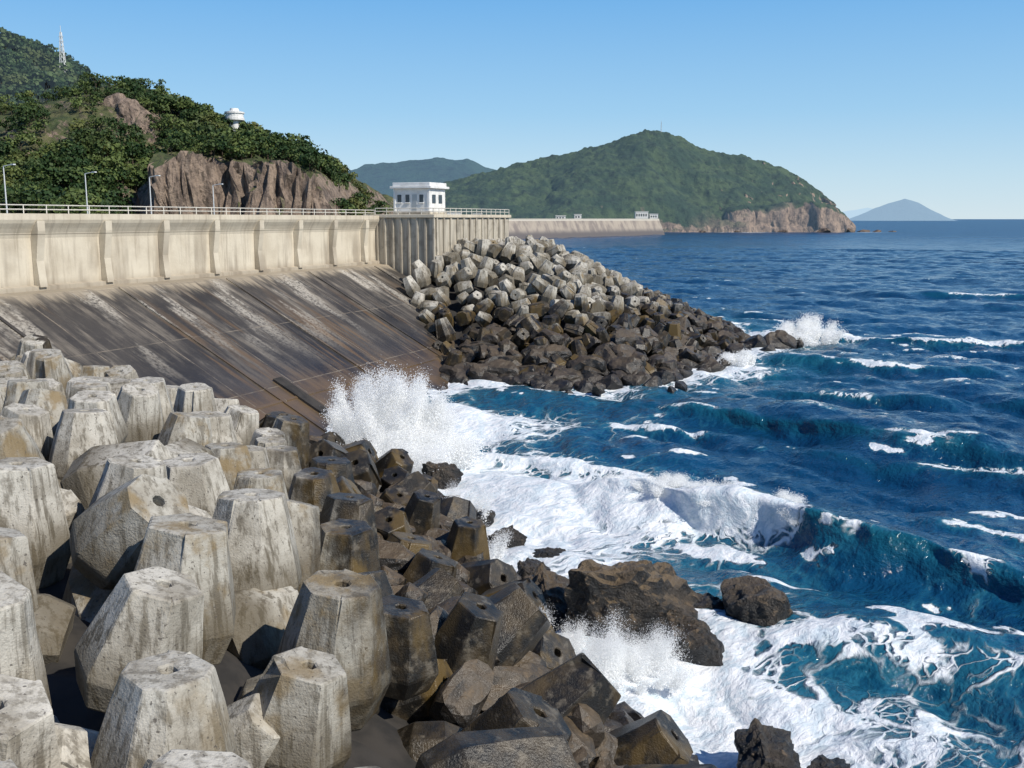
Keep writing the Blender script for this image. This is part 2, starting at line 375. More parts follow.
# ---------------------------------------------------------------- land
coast=[Wp(-75,-1,0)[:2],Wp(58,-1,0)[:2],(-8.5,250),(-10,600),(108,770),(135,960),(190,1200),(-1500,1200),(-1500,-60),(-60,-60)]
bm=bmesh.new(); top=[bm.verts.new((x,y,11.15)) for x,y in coast]; bot=[bm.verts.new((x,y,-2)) for x,y in coast]
bm.faces.new(top)
for i in range(len(coast)):
    j=(i+1)%len(coast); bm.faces.new((top[i],bot[i],bot[j],top[j]))
bmesh.ops.triangulate(bm,faces=bm.faces[:]); bmesh.ops.recalc_face_normals(bm,faces=bm.faces[:])
me=D.meshes.new('ground');bm.to_mesh(me);bm.free();me.materials.append(m_simple('ground_earth',(.09,.1,.05),.95,0,.1,(.17,.15,.1)));link(D.objects.new('ground',me))
V=[];F=[];prism(V,F,(-75,58),(-9,-1.4),11.0,11.17);make_mesh('road',V,F,M['road'])
V=[];F=[];prism(V,F,(-75,58),(-5.25,-5.1),11.171,11.175);make_mesh('road_centre_line',V,F,M['white'])
V=[];F=[];prism(V,F,(-75,40.5),(-1.4,-.9),11.0,11.32);make_mesh('kerb',V,F,M['wall'],{'a':np.zeros(8),'b':np.zeros(8)})

def lamp(a,b,h=4.1):
    V=[];F=[];x=Wp(a,b,11.15)
    tube(V,F,x,(x[0],x[1],11.15+h),.06,.035,8)
    e=Wp(a,b+.7,11.15+h+.1); tube(V,F,(x[0],x[1],11.15+h),e,.03,.025,6)
    tube(V,F,x,(x[0],x[1],11.45),.12,.1,8)
    e2=Wp(a,b+1.0,11.15+h+.1)
    i=len(V)
    for c,w,t in((e,.07,.04),(e2,.1,.04)):
        for s1,s2 in((-1,-1),(1,-1),(1,1),(-1,1)): V.append((c[0]+dd[0]*w*s1,c[1]+dd[1]*w*s1,c[2]+t*s2))
    for f in((0,1,5,4),(1,2,6,5),(2,3,7,6),(3,0,4,7),(0,3,2,1),(4,5,6,7)): F.append([i+q for q in f])
    make_mesh('street_lamp',V,F,M['pole'])
for yy,h in((65.8,4.2),(72,4.0),(77.8,4.0),(84.5,3.6)): lamp((yy-3.12-55.5)/dd[1],-8,h)
sh=empty('roadside_shelter')
box_obj('roof',(-1,8.5),(-15,-10.5),13.95,14.2,M['white'],sh)
for i,(a,b) in enumerate(((-.5,-11),(7.8,-11),(-.5,-14.5),(7.8,-14.5))): box_obj('post_%d'%i,(a,a+.2),(b,b+.2),11.15,13.95,M['pole'],sh)
box_obj('back_wall',(-.3,7.6),(-14.8,-14.65),11.15,13.4,M['white'],sh)

# ---------------------------------------------------------------- hills
def U(u,y): return (u-512)/995*y
def hill_mesh(name,X,Y,Z,mat,rock=None,smooth=True):
    nr,nc=X.shape
    return make_mesh(name,np.dstack([X,Y,Z]).reshape(-1,3),grid_faces(nr,nc)[:,::-1],mat,{'rock':np.zeros(X.shape) if rock is None else rock},smooth=smooth)
ru=np.array([-120,0,60,110,150,200,250,300,345,366,384]); rv=np.array([120,98,88,72,80,104,130,150,176,203,225])
rx=U(ru,270); rz=11+(219-rv)*270/995-3.2
cu=np.array([80,130,165,200,250,300,340,358,374]);cv=np.array([219,200,160,152,154,162,176,193,222])
cx=U(cu,222); cz=(219-cv)*222/995
def near_hill(x,y):
    wob=(fbm(x*.05,y*.05,3,5)-.5)*16
    R=np.interp(x,rx,rz-11)
    yc=218+(fbm(x*.12,y*0,4,9)-.5)*18
    hc=np.clip(np.interp(x,cx,cz),0,None)*(.8+.4*fbm(x*.15,x*0,3,12))
    f=sst(0,7,y-yc+(fbm(x*.35,y*.35,3,31)-.5)*6)
    yf=195+wob
    t=np.clip((y-yf)/(272-yf),0,1)
    s1=R*(t**1.05)
    s2=hc*f+(np.maximum(R-hc,0))*sst(0,1,np.clip((y-yc-5)/(268-yc),0,1))
    m=sst(0,7,hc)
    z=s1*(1-m)+np.minimum(s2,R*1.05+2)*m
    z=z*(1-.3*sst(280,400,y))
    z=z+(fbm(x*.07,y*.07,4,15)-.5)*7*np.clip(z/10,0,1)
    z=z+(fbm(x*.5,y*.5,3,16)-.5)*1.2*np.clip(z/4,0,1)
    out=sst(150,172,y)
    return 10.6+np.maximum(z,0)*out
OX,OY=U(142,258),258
nx,ny=440,330
X,Y=np.meshgrid(np.linspace(-330,-25,nx),np.linspace(165,400,ny)); Z=near_hill(X,Y)
oc=np.exp(-(((X-OX)/6.5)**2+((Y-OY)/2.8)**2))*sst(.3,.55,fbm(X*.2,Y*.2,3,77)); Z=Z+oc*2.5
gy_,gx_=np.gradient(Z); stp=sst(.8,2.0,np.hypot(gx_/.69,gy_/.71))
dY=(fbm(X*.16,Z*.06,4,52)-.5)*9*stp-(np.abs(fbm(X*.3,Z*.1,3,53)-.5))*7*stp-(np.abs(fbm(X*.75,Z*.16,3,55)-.5))*5*stp; dX=(fbm(X*.2+9,Z*.14,3,54)-.5)*5*stp
hill_mesh('rocky_green_hill',X+dX,Y+dY,Z,m_hill('hill_near',(.055,.078,.024),(.135,.135,.052),(.33,.25,.19),(.16,.12,.095),sc=1.4),np.clip(oc*2.5,0,1),smooth=False)
bku=np.array([-350,-200,0,25,75,120,200,300]);bkv=np.array([10,25,52,56,84,105,150,219]);bkx=U(bku,430);bkz=(219-bkv)*430/995
def back_hill(x,y):
    R=np.interp(x,bkx,bkz);t=np.clip((y-330)/100,0,1);z=R*(t**.9)*(1-.4*sst(450,600,y))
    return 10.8+np.maximum(0,z+(fbm(x*.04,y*.04,4,25)-.5)*9*np.clip(z/10,0,1))
X,Y=np.meshgrid(np.linspace(-420,-80,220),np.linspace(325,600,150));Z=back_hill(X,Y)
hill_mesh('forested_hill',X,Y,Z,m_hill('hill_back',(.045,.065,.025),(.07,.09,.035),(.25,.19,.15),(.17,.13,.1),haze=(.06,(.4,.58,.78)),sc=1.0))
hu=np.array([330,380,420,450,490,540,580,610,640,655,672,700,740,775,800,820,836,848,870]);hv=np.array([222,206,192,184,175,161,151,143,133,133,139,154,160,170,182,199,214,232,262])
hx=U(hu,1000);hz=(219-hv)/995
X,Y=np.meshgrid(np.linspace(U(320,1060),U(870,1060),520),np.linspace(800,1250,300))
XA=X/Y*1000
R=np.interp(XA,hx,hz)*1060+12;R2=R+(fbm(X*.012,Y*.012,4,41)-.5)*10
cl=sst(U(680,1000),U(760,1000),XA+(fbm(X*.03,Y*.03,3,48)-.5)*40)
foot=905+(fbm(X*.02,X*0,4,42)-.5)*40-60*sst(U(620,1000),U(420,1000),XA)
gul=np.abs(fbm(X*.014+Y*.004,Y*.006,3,43)-.5)*2
t=np.clip((Y-foot)/(1060-foot),0,1)
Z=R2*(t**.62)*(1-.35*sst(1060,1250,Y))
Z=Z-(1-gul)**3*22*t*(1-t)*2.4
Z=Z-np.abs(fbm(X*.035,Y*.02,3,143)-.5)*26*t*(1-t)*2
hcl=sst(0,14,Y-foot)*(16+16*fbm(X*.03,Y*.0,3,47))*cl
Z=np.maximum(Z,np.minimum(hcl,R*.8+1)*(Y>foot))
Z=Z+np.clip(Z/8,0,1)*((fbm(X*.16,Y*.16,3,44)-.5)*6.5)
Z=np.where(R<0,np.minimum(Z,R*.5),Z)-1.0*(Y<foot)
gy_,gx_=np.gradient(Z);stp=sst(.7,2,np.hypot(gx_/1.1,gy_/1.5))*cl
X2=X+(fbm(X*.06,Z*.04,4,52)-.5)*14*stp;Y2=Y-(np.abs(fbm(X*.07,Z*.03,3,53)-.5))*30*stp
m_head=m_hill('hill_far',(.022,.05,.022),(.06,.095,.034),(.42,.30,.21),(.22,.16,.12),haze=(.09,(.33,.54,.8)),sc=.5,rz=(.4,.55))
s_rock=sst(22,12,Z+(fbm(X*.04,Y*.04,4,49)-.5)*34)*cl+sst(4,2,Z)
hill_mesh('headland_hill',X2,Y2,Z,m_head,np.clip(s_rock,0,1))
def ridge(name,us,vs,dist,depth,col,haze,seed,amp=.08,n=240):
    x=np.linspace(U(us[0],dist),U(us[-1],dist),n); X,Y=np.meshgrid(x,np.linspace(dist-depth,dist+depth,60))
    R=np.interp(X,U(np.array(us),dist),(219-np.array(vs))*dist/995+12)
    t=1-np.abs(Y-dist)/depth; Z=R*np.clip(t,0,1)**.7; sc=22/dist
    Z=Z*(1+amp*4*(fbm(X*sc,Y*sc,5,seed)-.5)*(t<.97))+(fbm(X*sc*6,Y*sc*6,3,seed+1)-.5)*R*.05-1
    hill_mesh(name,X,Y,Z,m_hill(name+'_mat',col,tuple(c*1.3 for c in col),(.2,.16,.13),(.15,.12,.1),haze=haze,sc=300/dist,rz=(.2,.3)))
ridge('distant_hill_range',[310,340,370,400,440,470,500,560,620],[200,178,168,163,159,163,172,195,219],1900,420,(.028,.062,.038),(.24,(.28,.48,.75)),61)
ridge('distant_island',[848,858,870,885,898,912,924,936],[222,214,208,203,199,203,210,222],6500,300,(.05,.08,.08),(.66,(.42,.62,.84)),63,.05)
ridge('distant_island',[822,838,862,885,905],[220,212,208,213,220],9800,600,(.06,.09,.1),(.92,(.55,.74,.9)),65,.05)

def mast(name,x,y,z,h,w):
    V=[];F=[]
    for sx in(-1,1):
        for sy in(-1,1): tube(V,F,(x+sx*w,y+sy*w,z),(x+sx*w*.25,y+sy*w*.25,z+h),w*.13,w*.1,4)
    for i in range(9):
        t=i/9;q=w*(1-.75*t);q2=w*(1-.75*(i+1)/9);zz=z+h*t;z2=z+h*(i+1)/9
        for s1,s2,s3,s4 in((-1,-1,1,-1),(1,-1,1,1),(1,1,-1,1),(-1,1,-1,-1)): tube(V,F,(x+s1*q,y+s2*q,zz),(x+s3*q2,y+s4*q2,z2),w*.09,n=4)
        if i>4: tube(V,F,(x-w*.9,y,zz),(x+w*.9,y,zz),w*.12,n=4)
    tube(V,F,(x,y,z+h),(x,y,z+h*1.15),w*.1,n=4)
    make_mesh(name,V,F,M['pole'])
mx=U(80,430); mast('radio_mast',mx,430,float(back_hill(np.array([mx]),np.array([430.]))[0])+3,17,1.1)
mast('radio_mast',U(657,1060),1060,100,11,.6)
def lathe(V,F,cx,cy,pr,n=20):
    i=len(V)
    for r,z in pr:
        for k in range(n): V.append((cx+r*math.cos(2*math.pi*k/n),cy+r*math.sin(2*math.pi*k/n),z))
    for j in range(len(pr)-1):
        for k in range(n):
            l=(k+1)%n;F.append([i+j*n+k,i+j*n+l,i+(j+1)*n+l,i+(j+1)*n+k])
rx0=U(243,268);rzz=float(near_hill(np.array([rx0]),np.array([268.]))[0])-.6
V=[];F=[];lathe(V,F,rx0,268,[(1.5,rzz-1),(1.5,rzz+3.6),(2.5,rzz+4.0),(2.5,rzz+4.6),(2.3,rzz+4.65),(2.3,rzz+5.6),(2.55,rzz+5.7),(2.55,rzz+6.1),(1.2,rzz+6.4),(1.1,rzz+7.0),(.01,rzz+7.1)])
make_mesh('white_observation_tower',V,F,M['white'])
far=[(-10,600),(40,668),(108,762),(112,768)]
fp=[(0,-1.5),(-6,11.4),(-6.2,11.5),(-6,12.2),(-9,12.2)]
V=[(x+(6+b)*.81,y-(6+b)*.58,z) for (x,y) in far for b,z in fp]
s=S('far_wall',.9);p=s.pos();z_=s.xyz(p)[2]
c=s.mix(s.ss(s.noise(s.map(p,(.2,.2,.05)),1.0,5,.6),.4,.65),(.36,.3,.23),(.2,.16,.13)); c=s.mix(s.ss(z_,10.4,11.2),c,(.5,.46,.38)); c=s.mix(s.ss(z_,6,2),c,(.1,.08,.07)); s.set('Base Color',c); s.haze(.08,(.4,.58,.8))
make_mesh('distant_seawall',V,grid_faces(len(far),len(fp)),s.m)
for i,(u,y,w,h,d0) in enumerate(((455,640,9,5,6),(478,660,6,4,5),(560,720,7,3,5),(577,735,5,4,5),(640,880,11,7,8),(652,885,7,5,8))):
    x=U(u,y);e=empty('white_building' )
    V=[];F=[]
    def bxx(x0,x1,y0,y1,z0,z1,V,F):
        i=len(V)
        for z in(z0,z1):
            for a,b in((x0,y0),(x1,y0),(x1,y1),(x0,y1)):V.append((a,b,z))
        for f in((0,1,2,3),(4,7,6,5),(0,4,5,1),(1,5,6,2),(2,6,7,3),(3,7,4,0)):F.append([i+k for k in f])
    bxx(x-w/2,x+w/2,y,y+d0,10,11+h,V,F);bxx(x-w/2-.3,x+w/2+.3,y-.3,y+d0+.3,11+h,11.4+h,V,F)
    o=make_mesh('walls_and_roof',V,F,M['white']);o.parent=e
    V=[];F=[]
    for k in range(int(w/2)): bxx(x-w/2+.6+2*k,x-w/2+1.7+2*k,y-.05,y+.05,11+h*.45,11+h*.75,V,F)
    o=make_mesh('windows',V,F,M['glass']);o.parent=e

# ---------------------------------------------------------------- trees
def tree_variant(nl,ls,seed):
    r=np.random.default_rng(seed); nbl=r.integers(6,11)
    an=r.uniform(0,6.28,nbl);rad=r.uniform(.1,.72,nbl);cz=r.uniform(.45,.9,nbl)-rad*.15
    cen=np.stack([rad*np.cos(an)*.62,rad*np.sin(an)*.62,cz],1);br=r.uniform(.2,.34,nbl)
    w=br**2;idx=r.choice(nbl,nl,p=w/w.sum());d=r.normal(size=(nl,3));d/=np.linalg.norm(d,axis=1)[:,None]
    d[:,2]=np.where(d[:,2]<-.3,-d[:,2],d[:,2])
    p=cen[idx]+d*br[idx][:,None]*r.uniform(.75,1.12,(nl,1))*np.array([1,1,.75])
    nrm=d+r.normal(size=(nl,3))*.5;nrm/=np.linalg.norm(nrm,axis=1)[:,None]
    t=np.cross(nrm,r.normal(size=(nl,3)));t/=np.linalg.norm(t,axis=1)[:,None];b=np.cross(nrm,t)
    s_=ls*r.uniform(.6,1.3,(nl,1))
    Q=np.stack([p-t*s_-b*s_*.5,p+t*s_*.4-b*s_,p+t*s_+b*s_*.6,p-t*s_*.5+b*s_],1).reshape(-1,3)
    return Q
def forest(name,pos,hts,nl,ls,mat,trunkmat):
    vars_=[tree_variant(nl,ls,100+i) for i in range(8)]
    Vs=[];R=[];TV=[];TF=[]
    for (x,y,z),h in zip(pos,hts):
        v=vars_[random.randrange(8)];a=random.uniform(0,6.28);ca,sa=math.cos(a),math.sin(a);w=h*random.uniform(.8,1.2)
        q=np.stack([(v[:,0]*ca-v[:,1]*sa)*w+x,(v[:,0]*sa+v[:,1]*ca)*w+y,v[:,2]*h+z],1);Vs.append(q)
        R.append(np.clip(np.full(len(q),random.random())+np.repeat(rng.normal(0,.15,nl),4),0,1))
        tube(TV,TF,(x,y,z-.5),(x+.1,y,z+h*.55),h*.03,h*.015,4)
        for k in range(2):
            b=a+2.1*k;tube(TV,TF,(x,y,z+h*.35),(x+math.cos(b)*w*.3,y+math.sin(b)*w*.3,z+h*.7),h*.014,h*.007,4)
    Vv=np.concatenate(Vs);Ff=np.arange(len(Vv)).reshape(-1,4)
    e=empty(name);o=make_mesh('crowns',Vv,Ff,mat,{'rnd':np.concatenate(R)});o.parent=e
    o=make_mesh('trunks',TV,TF,trunkmat);o.parent=e
bark=m_simple('bark',(.09,.065,.045),.9)
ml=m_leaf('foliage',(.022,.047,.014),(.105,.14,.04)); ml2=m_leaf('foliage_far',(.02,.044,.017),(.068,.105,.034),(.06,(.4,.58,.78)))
n=9500;x=rng.uniform(-225,-28,n);y=rng.uniform(172,300,n);z=near_hill(x,y)
gx=(near_hill(x+1.5,y)-near_hill(x-1.5,y))/3;gy=(near_hill(x,y+1.5)-near_hill(x,y-1.5))/3;sl=np.hypot(gx,gy)
den=fbm(x*.045,y*.045,3,91)
keep=(sl<1.3)&(rng.random(n)<sst(.40,.58,den)*.75+.11)&(z>10.9)&(~((np.abs(x-OX)<6)&(np.abs(y-OY+4)<6)))&(x/y>-.6)&(np.hypot(x-rx0,y-262)>5)
keep&=~((sst(U(130,222),U(160,222),x)>.3)&(y<226))
x,y,z,den=x[keep],y[keep],z[keep],den[keep]
hts=rng.uniform(2.0,5.6,len(x))*(.6+.65*den)
forest('hillside_trees',np.stack([x,y,z-.4],1),hts,190,.055,ml,bark)
n=200;x=rng.uniform(-120,-50,n);y=rng.uniform(120,172,n);k=(x/y<-.40)&(x/y>-.62)
x,y=x[k],y[k];forest('roadside_trees',np.stack([x,y,np.full(len(x),11.)],1),rng.uniform(2.6,5.6,len(x)),480,.045,ml,bark)
n=2400;x=rng.uniform(-280,-120,n);y=rng.uniform(335,470,n);z=back_hill(x,y);k=(z>11.5)&(x/y>-.62)&(x/y<-.3)
forest('hilltop_trees',np.stack([x[k],y[k],z[k]-.4],1),rng.uniform(5,8.5,k.sum()),90,.085,ml2,bark)

# ---------------------------------------------------------------- armour blocks
def block_variant(n,sq,seed,hi=True):
    r=random.Random(seed); ang=[2*math.pi*(i+.5)/n+(sq*(1 if i%2 else -1) if n==8 else r.uniform(-.06,.06)) for i in range(n)]
    de=.045
    cor=[np.array([math.cos(a),math.sin(a)]) for a in ang]
    pts=[]
    for i in range(n):
        c=cor[i];p_=cor[i-1];q=cor[(i+1)%n]
        a=c+(p_-c)/np.linalg.norm(p_-c)*de;b=c+(q-c)/np.linalg.norm(q-c)*de
        pts+= [a,(a+b)/2*.4+c*.6,b]
    pts=np.array(pts);m=len(pts)
    H=1.5;top=.62+r.uniform(-.04,.05)
    rings=[(-.55,.80,0),(-.5,.84,0),(-.02,1.0,0),(.06,1.0,0),(.5,.895,0),(1.0,.76,0),(H-.05,top+.01,0),(H-.015,top-.005,0),(H,top-.04,0)]
    if not hi: rings=[(-.55,.82,0),(-.02,1.0,0),(.06,1.0,0),(H-.05,top+.01,0),(H,top-.04,0)]
    V=[];
    for z,s_,_ in rings:
        for k,pp in enumerate(pts):
            q=pp*s_
            V.append((q[0]+r.uniform(-1,1)*.006,q[1]+r.uniform(-1,1)*.006,z+r.uniform(-1,1)*.003))
    V=np.array(V); R0=len(rings)-2
    for c in range(5):
        k=r.randrange(m)
        for rr in range(R0-1,len(rings)):
            i=rr*m+k; V[i,:2]*=1-r.uniform(.01,.08); V[i,2]-=r.uniform(0,.04)
    hole=.125
    hr=[(H,.42),(H-.003,hole+.03),(H-.03,hole),(H-.4,hole*.9)]
    angs=np.arctan2(pts[:,1],pts[:,0])
    for z,s_ in hr: V=np.concatenate([V,np.stack([np.cos(angs)*s_,np.sin(angs)*s_,np.full(m,z)],1)])
    nr=len(rings)+len(hr);F=[]
    for j in range(nr-1):
        for k in range(m):
            l=(k+1)%m;a,b,c,d=j*m+k,j*m+l,(j+1)*m+l,(j+1)*m+k; F.append((a,b,c));F.append((a,c,d))
    for base,zc,fl in((0,-.55,1),((nr-1)*m,H-.42,0)):
        ci=len(V);V=np.concatenate([V,[[0,0,zc]]])
        for k in range(m):
            l=(k+1)%m;F.append((ci,base+l,base+k) if fl else (ci,base+k,base+l))
    return V,np.array(F)
BH=[block_variant(8,.13,i) for i in range(4)]+[block_variant(6,0,20+i) for i in range(4)]+[block_variant(8,0.02,30)]
BL=[block_variant(8,.13,i,False) for i in range(4)]+[block_variant(6,0,20+i,False) for i in range(3)]
def rotm(yaw,tilt,az):
    return np.array((Matrix.Rotation(tilt,3,Vector((-math.sin(az),math.cos(az),0)))@Matrix.Rotation(yaw,3,'Z')))
def place_blocks(name,items,variants,wetfn):
    Vs=[];Fs=[];R=[];Wt=[];L=[];off=0
    for (x,y,z,sc,yaw,tilt,az) in items:
        v,f=variants[random.randrange(len(variants))]
        s3=np.array([sc*random.uniform(.93,1.07),sc*random.uniform(.93,1.07),sc*random.uniform(.85,1.2)])
        q=(v*s3)@rotm(yaw,tilt,az).T+np.array([x,y,z]);Vs.append(q);Fs.append(f+off);off+=len(v)
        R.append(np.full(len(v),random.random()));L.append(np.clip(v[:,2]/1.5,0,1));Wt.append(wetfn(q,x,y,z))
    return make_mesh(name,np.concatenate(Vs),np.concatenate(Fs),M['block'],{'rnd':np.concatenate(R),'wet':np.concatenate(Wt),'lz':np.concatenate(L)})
WA=[(6.0,6),(4.3,14),(3.0,20),(.6,26.5),(-1.3,34),(-3.5,42),(-9.3,50.5)]
PA=WA+[(-12,43.8),(-15,41.3),(-20,44.8),(-26,50.5),(-31,52),(-40,30),(-30,-8),(7,-8)]
def hA(x,y):
    s_=pdist(x,y,WA);s_=np.where(inpoly(x,y,PA),s_,-s_)
    k=.64-.24*sst(18,40,y)
    h=s_*k;cap=6.2-1.2*sst(22,42,y); h=np.where(h>cap-1,cap-1+(1-np.exp(-(np.maximum(h,cap-1)-cap+1)/1.0)),h)
    return h,s_
WB=[(-5.6,74),(-2,72),(3,71),(10,73),(16,80),(21.5,93),(23,108),(20,125),(8,140)]
PB=WB+[(-5,140),(-7,92),(-8.8,87),(-6.6,79)]
def hB(x,y):
    s_=pdist(x,y,WB);s_=np.where(inpoly(x,y,PB),s_,-s_)
    return np.minimum(s_*.46,9.0),s_
class Cache:
    def __init__(s,f,x0,x1,y0,y1,st=.2):
        s.x0,s.y0,s.st=x0,y0,st; X,Y=np.meshgrid(np.arange(x0,x1,st),np.arange(y0,y1,st),indexing='ij'); h,q=f(X,Y); s.h=h;s.q=q;s.nx,s.ny=h.shape
    def __call__(s,x,y):
        i=min(max(int((x-s.x0)/s.st+.5),0),s.nx-1);j=min(max(int((y-s.y0)/s.st+.5),0),s.ny-1);return float(s.h[i,j]),float(s.q[i,j])
cA=Cache(hA,-42,14,-8,56);cB=Cache(hB,-14,28,66,142)
def poisson(x0,x1,y0,y1,sp,cond,tries):
    pts=[];cell={}
    for _ in range(tries):
        x=random.uniform(x0,x1);y=random.uniform(y0,y1)
        if not cond(x,y): continue
        ok=True;cx_,cy_=int(x//2),int(y//2)
        for i in(-1,0,1):
            for j in(-1,0,1):
                for (a,b) in cell.get((cx_+i,cy_+j),()):
                    if (a-x)**2+(b-y)**2<sp*sp: ok=False;break
                if not ok:break
            if not ok:break
        if ok: pts.append((x,y));cell.setdefault((cx_,cy_),[]).append((x,y))
    return pts
def wetA(q,x,y,z):
    _,s_=hA(q[:,0],q[:,1]);return np.clip(1-sst(4.2,8.8,s_),0,1)*.95+.4*sst(1.6,.2,q[:,2])
def wetB(q,x,y,z):
    return 1-sst(3.4,6.2,q[:,2]+.8*math.sin(x*1.7+y))
near=[];far_=[]
def condA(x,y): 
    return x/max(y,.1)>-.75 and y>4 and cA(x,y)[1]>.3
for (x,y) in poisson(-36,9,4,53,1.8,condA,16000):
    h,s_=cA(x,y); t=random.random()
    tilt=random.uniform(.03,.36) if t<.8 else random.uniform(.8,1.6)
    if s_<4.5: tilt=random.uniform(.1,1.2)
    az=random.gauss(-.2,1.0)
    it=(x,y,h-.1+random.uniform(-.3,.4),random.uniform(.82,1.04),random.uniform(0,6.28),tilt,az)
    (near if y<34 else far_).append(it)
for (x,y) in poisson(-36,9,4,53,1.45,condA,7000):
    h,s_=cA(x,y)
    it=(x,y,h-.9+random.uniform(-.2,.25),random.uniform(.6,.9),random.uniform(0,6.28),random.uniform(.5,2.4),random.uniform(0,6.28))
    (near if y<34 else far_).append(it)
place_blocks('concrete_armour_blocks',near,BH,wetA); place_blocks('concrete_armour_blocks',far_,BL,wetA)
itB=[]
for (x,y) in poisson(-10,24,69,130,1.2,lambda x,y:cB(x,y)[1]>.8 and not(((x-P0[0])*nn[0]+(y-P0[1])*nn[1])<6.6 and y>91),26000):
    h,s_=cB(x,y)
    itB.append((x,y,h-.1+random.uniform(-.3,.4),random.uniform(.56,.84),random.uniform(0,6.28),random.uniform(.1,1.6),random.uniform(0,6.28)))
place_blocks('armour_block_mound',itB,BL,wetB)
for nm,fn,rg in(('rubble_core',hA,(-40,12,-8,56)),('rubble_core',hB,(-12,29,67,140))):
    X,Y=np.meshgrid(np.arange(rg[0],rg[1],.5),np.arange(rg[2],rg[3],.5));h,s_=fn(X,Y)
    Z=np.maximum(h-.9,-2.5)+(fbm(X*1.3,Y*1.3,3,4)-.5)*.8; Z=np.where(s_<-1,-2.5,Z)
    hill_mesh(nm,X,Y,Z,M['core'])

# ---------------------------------------------------------------- rocks
def rock_variant(seed,sub=4):
    bm=bmesh.new();bmesh.ops.create_icosphere(bm,subdivisions=sub,radius=1)
    v=np.array([x.co[:] for x in bm.verts]);f=np.array([[q.index for q in p.verts] for p in bm.faces]);bm.free()
    r=np.random.default_rng(seed)
    for _ in range(14):
        d=r.normal(size=3);d/=np.linalg.norm(d);t=r.uniform(.45,.8);k=np.maximum(v@d-t,0);v=v-k[:,None]*d
    n1=fbm(v[:,0]*1.7+seed,v[:,1]*1.7,3,seed,v[:,2]*1.7)-.5;n2=fbm(v[:,0]*6+seed,v[:,1]*6,4,seed+5,v[:,2]*6)-.5
    L=np.linalg.norm(v,axis=1)[:,None];am,a0=(.32,.6) if sub>4 else (.1,.35)
    v=v*(1+(n1*a0+n2*am)[:,None]/np.maximum(L,.3)*.9)
    return v,f
RV=[rock_variant(i+1,5) for i in range(6)];RL=[rock_variant(i+30,3) for i in range(8)]
def rocks(name,items,variants,mat):
    Vs=[];Fs=[];off=0
    for n_,(x,y,z,sx,sy,sz,yaw) in enumerate(items):
        v,f=variants[n_%len(variants)];c,s_=math.cos(yaw),math.sin(yaw);q=v*np.array([sx,sy,sz])
        q=np.stack([q[:,0]*c-q[:,1]*s_+x,q[:,0]*s_+q[:,1]*c+y,q[:,2]+z],1);Vs.append(q);Fs.append(f+off);off+=len(v)
    return make_mesh(name,np.concatenate(Vs),np.concatenate(Fs),mat,smooth=False)
brown=m_rock('brown_sea_rock',.9)
rocks('sea_boulder',[(2.9,27.6,.5,2.5,1.8,2.3,.4),(1.2,28.6,.3,1.6,1.3,1.6,1.0),(4.6,26.6,.05,1.4,1.2,1.3,2.0)],RV[:3],brown)
rocks('sea_boulder',[(7.3,28.4,.2,1.6,1.3,1.6,.2),(5.9,29.3,0,.9,.7,.55,.2),(8.3,28.0,0,.8,.7,.7,1.2)],RV[3:5],brown)
rocks('sea_boulder',[(5.7,20.4,.0,1.5,1.1,1.05,.9),(6.9,20.1,0,.8,.6,.5,.9)],RV[1:3],brown)
rocks('sea_boulder',[(-3.4,43.6,.45,1.1,.9,1.0,.3),(-.3,35.4,.1,1.2,.9,.8,0),(1.6,34,.0,.9,.7,.55,0),(-1.2,38.5,.1,.9,.6,.6,1),(.6,31.4,.1,1.1,.8,.8,2)],RV,M['rock'])
it=[]
for _ in range(300):
    i=random.randrange(1,len(WA)-1);t=random.random();x=WA[i][0]*(1-t)+WA[i+1][0]*t;y=WA[i][1]*(1-t)+WA[i+1][1]*t
    o=random.uniform(-.7,5.0);x-=o*.9;y-=o*.1;h,s_=cA(x,y)
    r_=random.uniform(.35,1.1);it.append((x,y,max(h,-.1)+random.uniform(-.3,.35),r_,r_*random.uniform(.7,1.1),r_*random.uniform(.6,1),random.uniform(0,6)))
rocks('shore_rocks',it,RL,m_rock('shore_rock',.45,.6,.1))
it=[]
for _ in range(420):
    i=random.randrange(0,len(WB)-2);t=random.random();x=WB[i][0]*(1-t)+WB[i+1][0]*t;y=WB[i][1]*(1-t)+WB[i+1][1]*t
    cx_,cy_=5,95;L=math.hypot(cx_-x,cy_-y);o=abs(random.gauss(0,3.2))-1.2;x+=(cx_-x)/L*o;y+=(cy_-y)/L*o;h,s_=cB(x,y)
    r_=random.uniform(.6,1.5);it.append((x,y,max(h,-.2)+random.uniform(-.3,.5),r_,r_*random.uniform(.7,1.1),r_*random.uniform(.6,.95),random.uniform(0,6)))
for (x,y,r_) in ((22.5,92,1.6),(24.3,93.5,2.3),(25.9,94,1.9),(27,95,1.2),(23,89,1.0),(10,70,1.1),(12,69.8,.8),(6,68.5,.8),(20,87,1.3),(2.5,68.5,.9),(3.7,66,.7),(11,67.5,.6)): it.append((x,y,.2,r_,r_*.8,r_*.85,random.uniform(0,6)))
rocks('mound_toe_rocks',it,RL,m_rock('mound_rock',.35,.6,.12))
it=[(U(u,y),y,0,w,w*.7,w*h,random.uniform(0,6)) for u,y,w,h in((700,900,6,.4),(735,905,5,.5),(780,905,6,.6),(820,905,9,.5),(845,915,9,.5),(858,925,8,.45),(872,930,7,.35),(888,940,4,.3))]
rocks('headland_rocks',it,RL,m_simple('far_rock',(.2,.15,.11),.9,0,.3,(.09,.07,.06)))

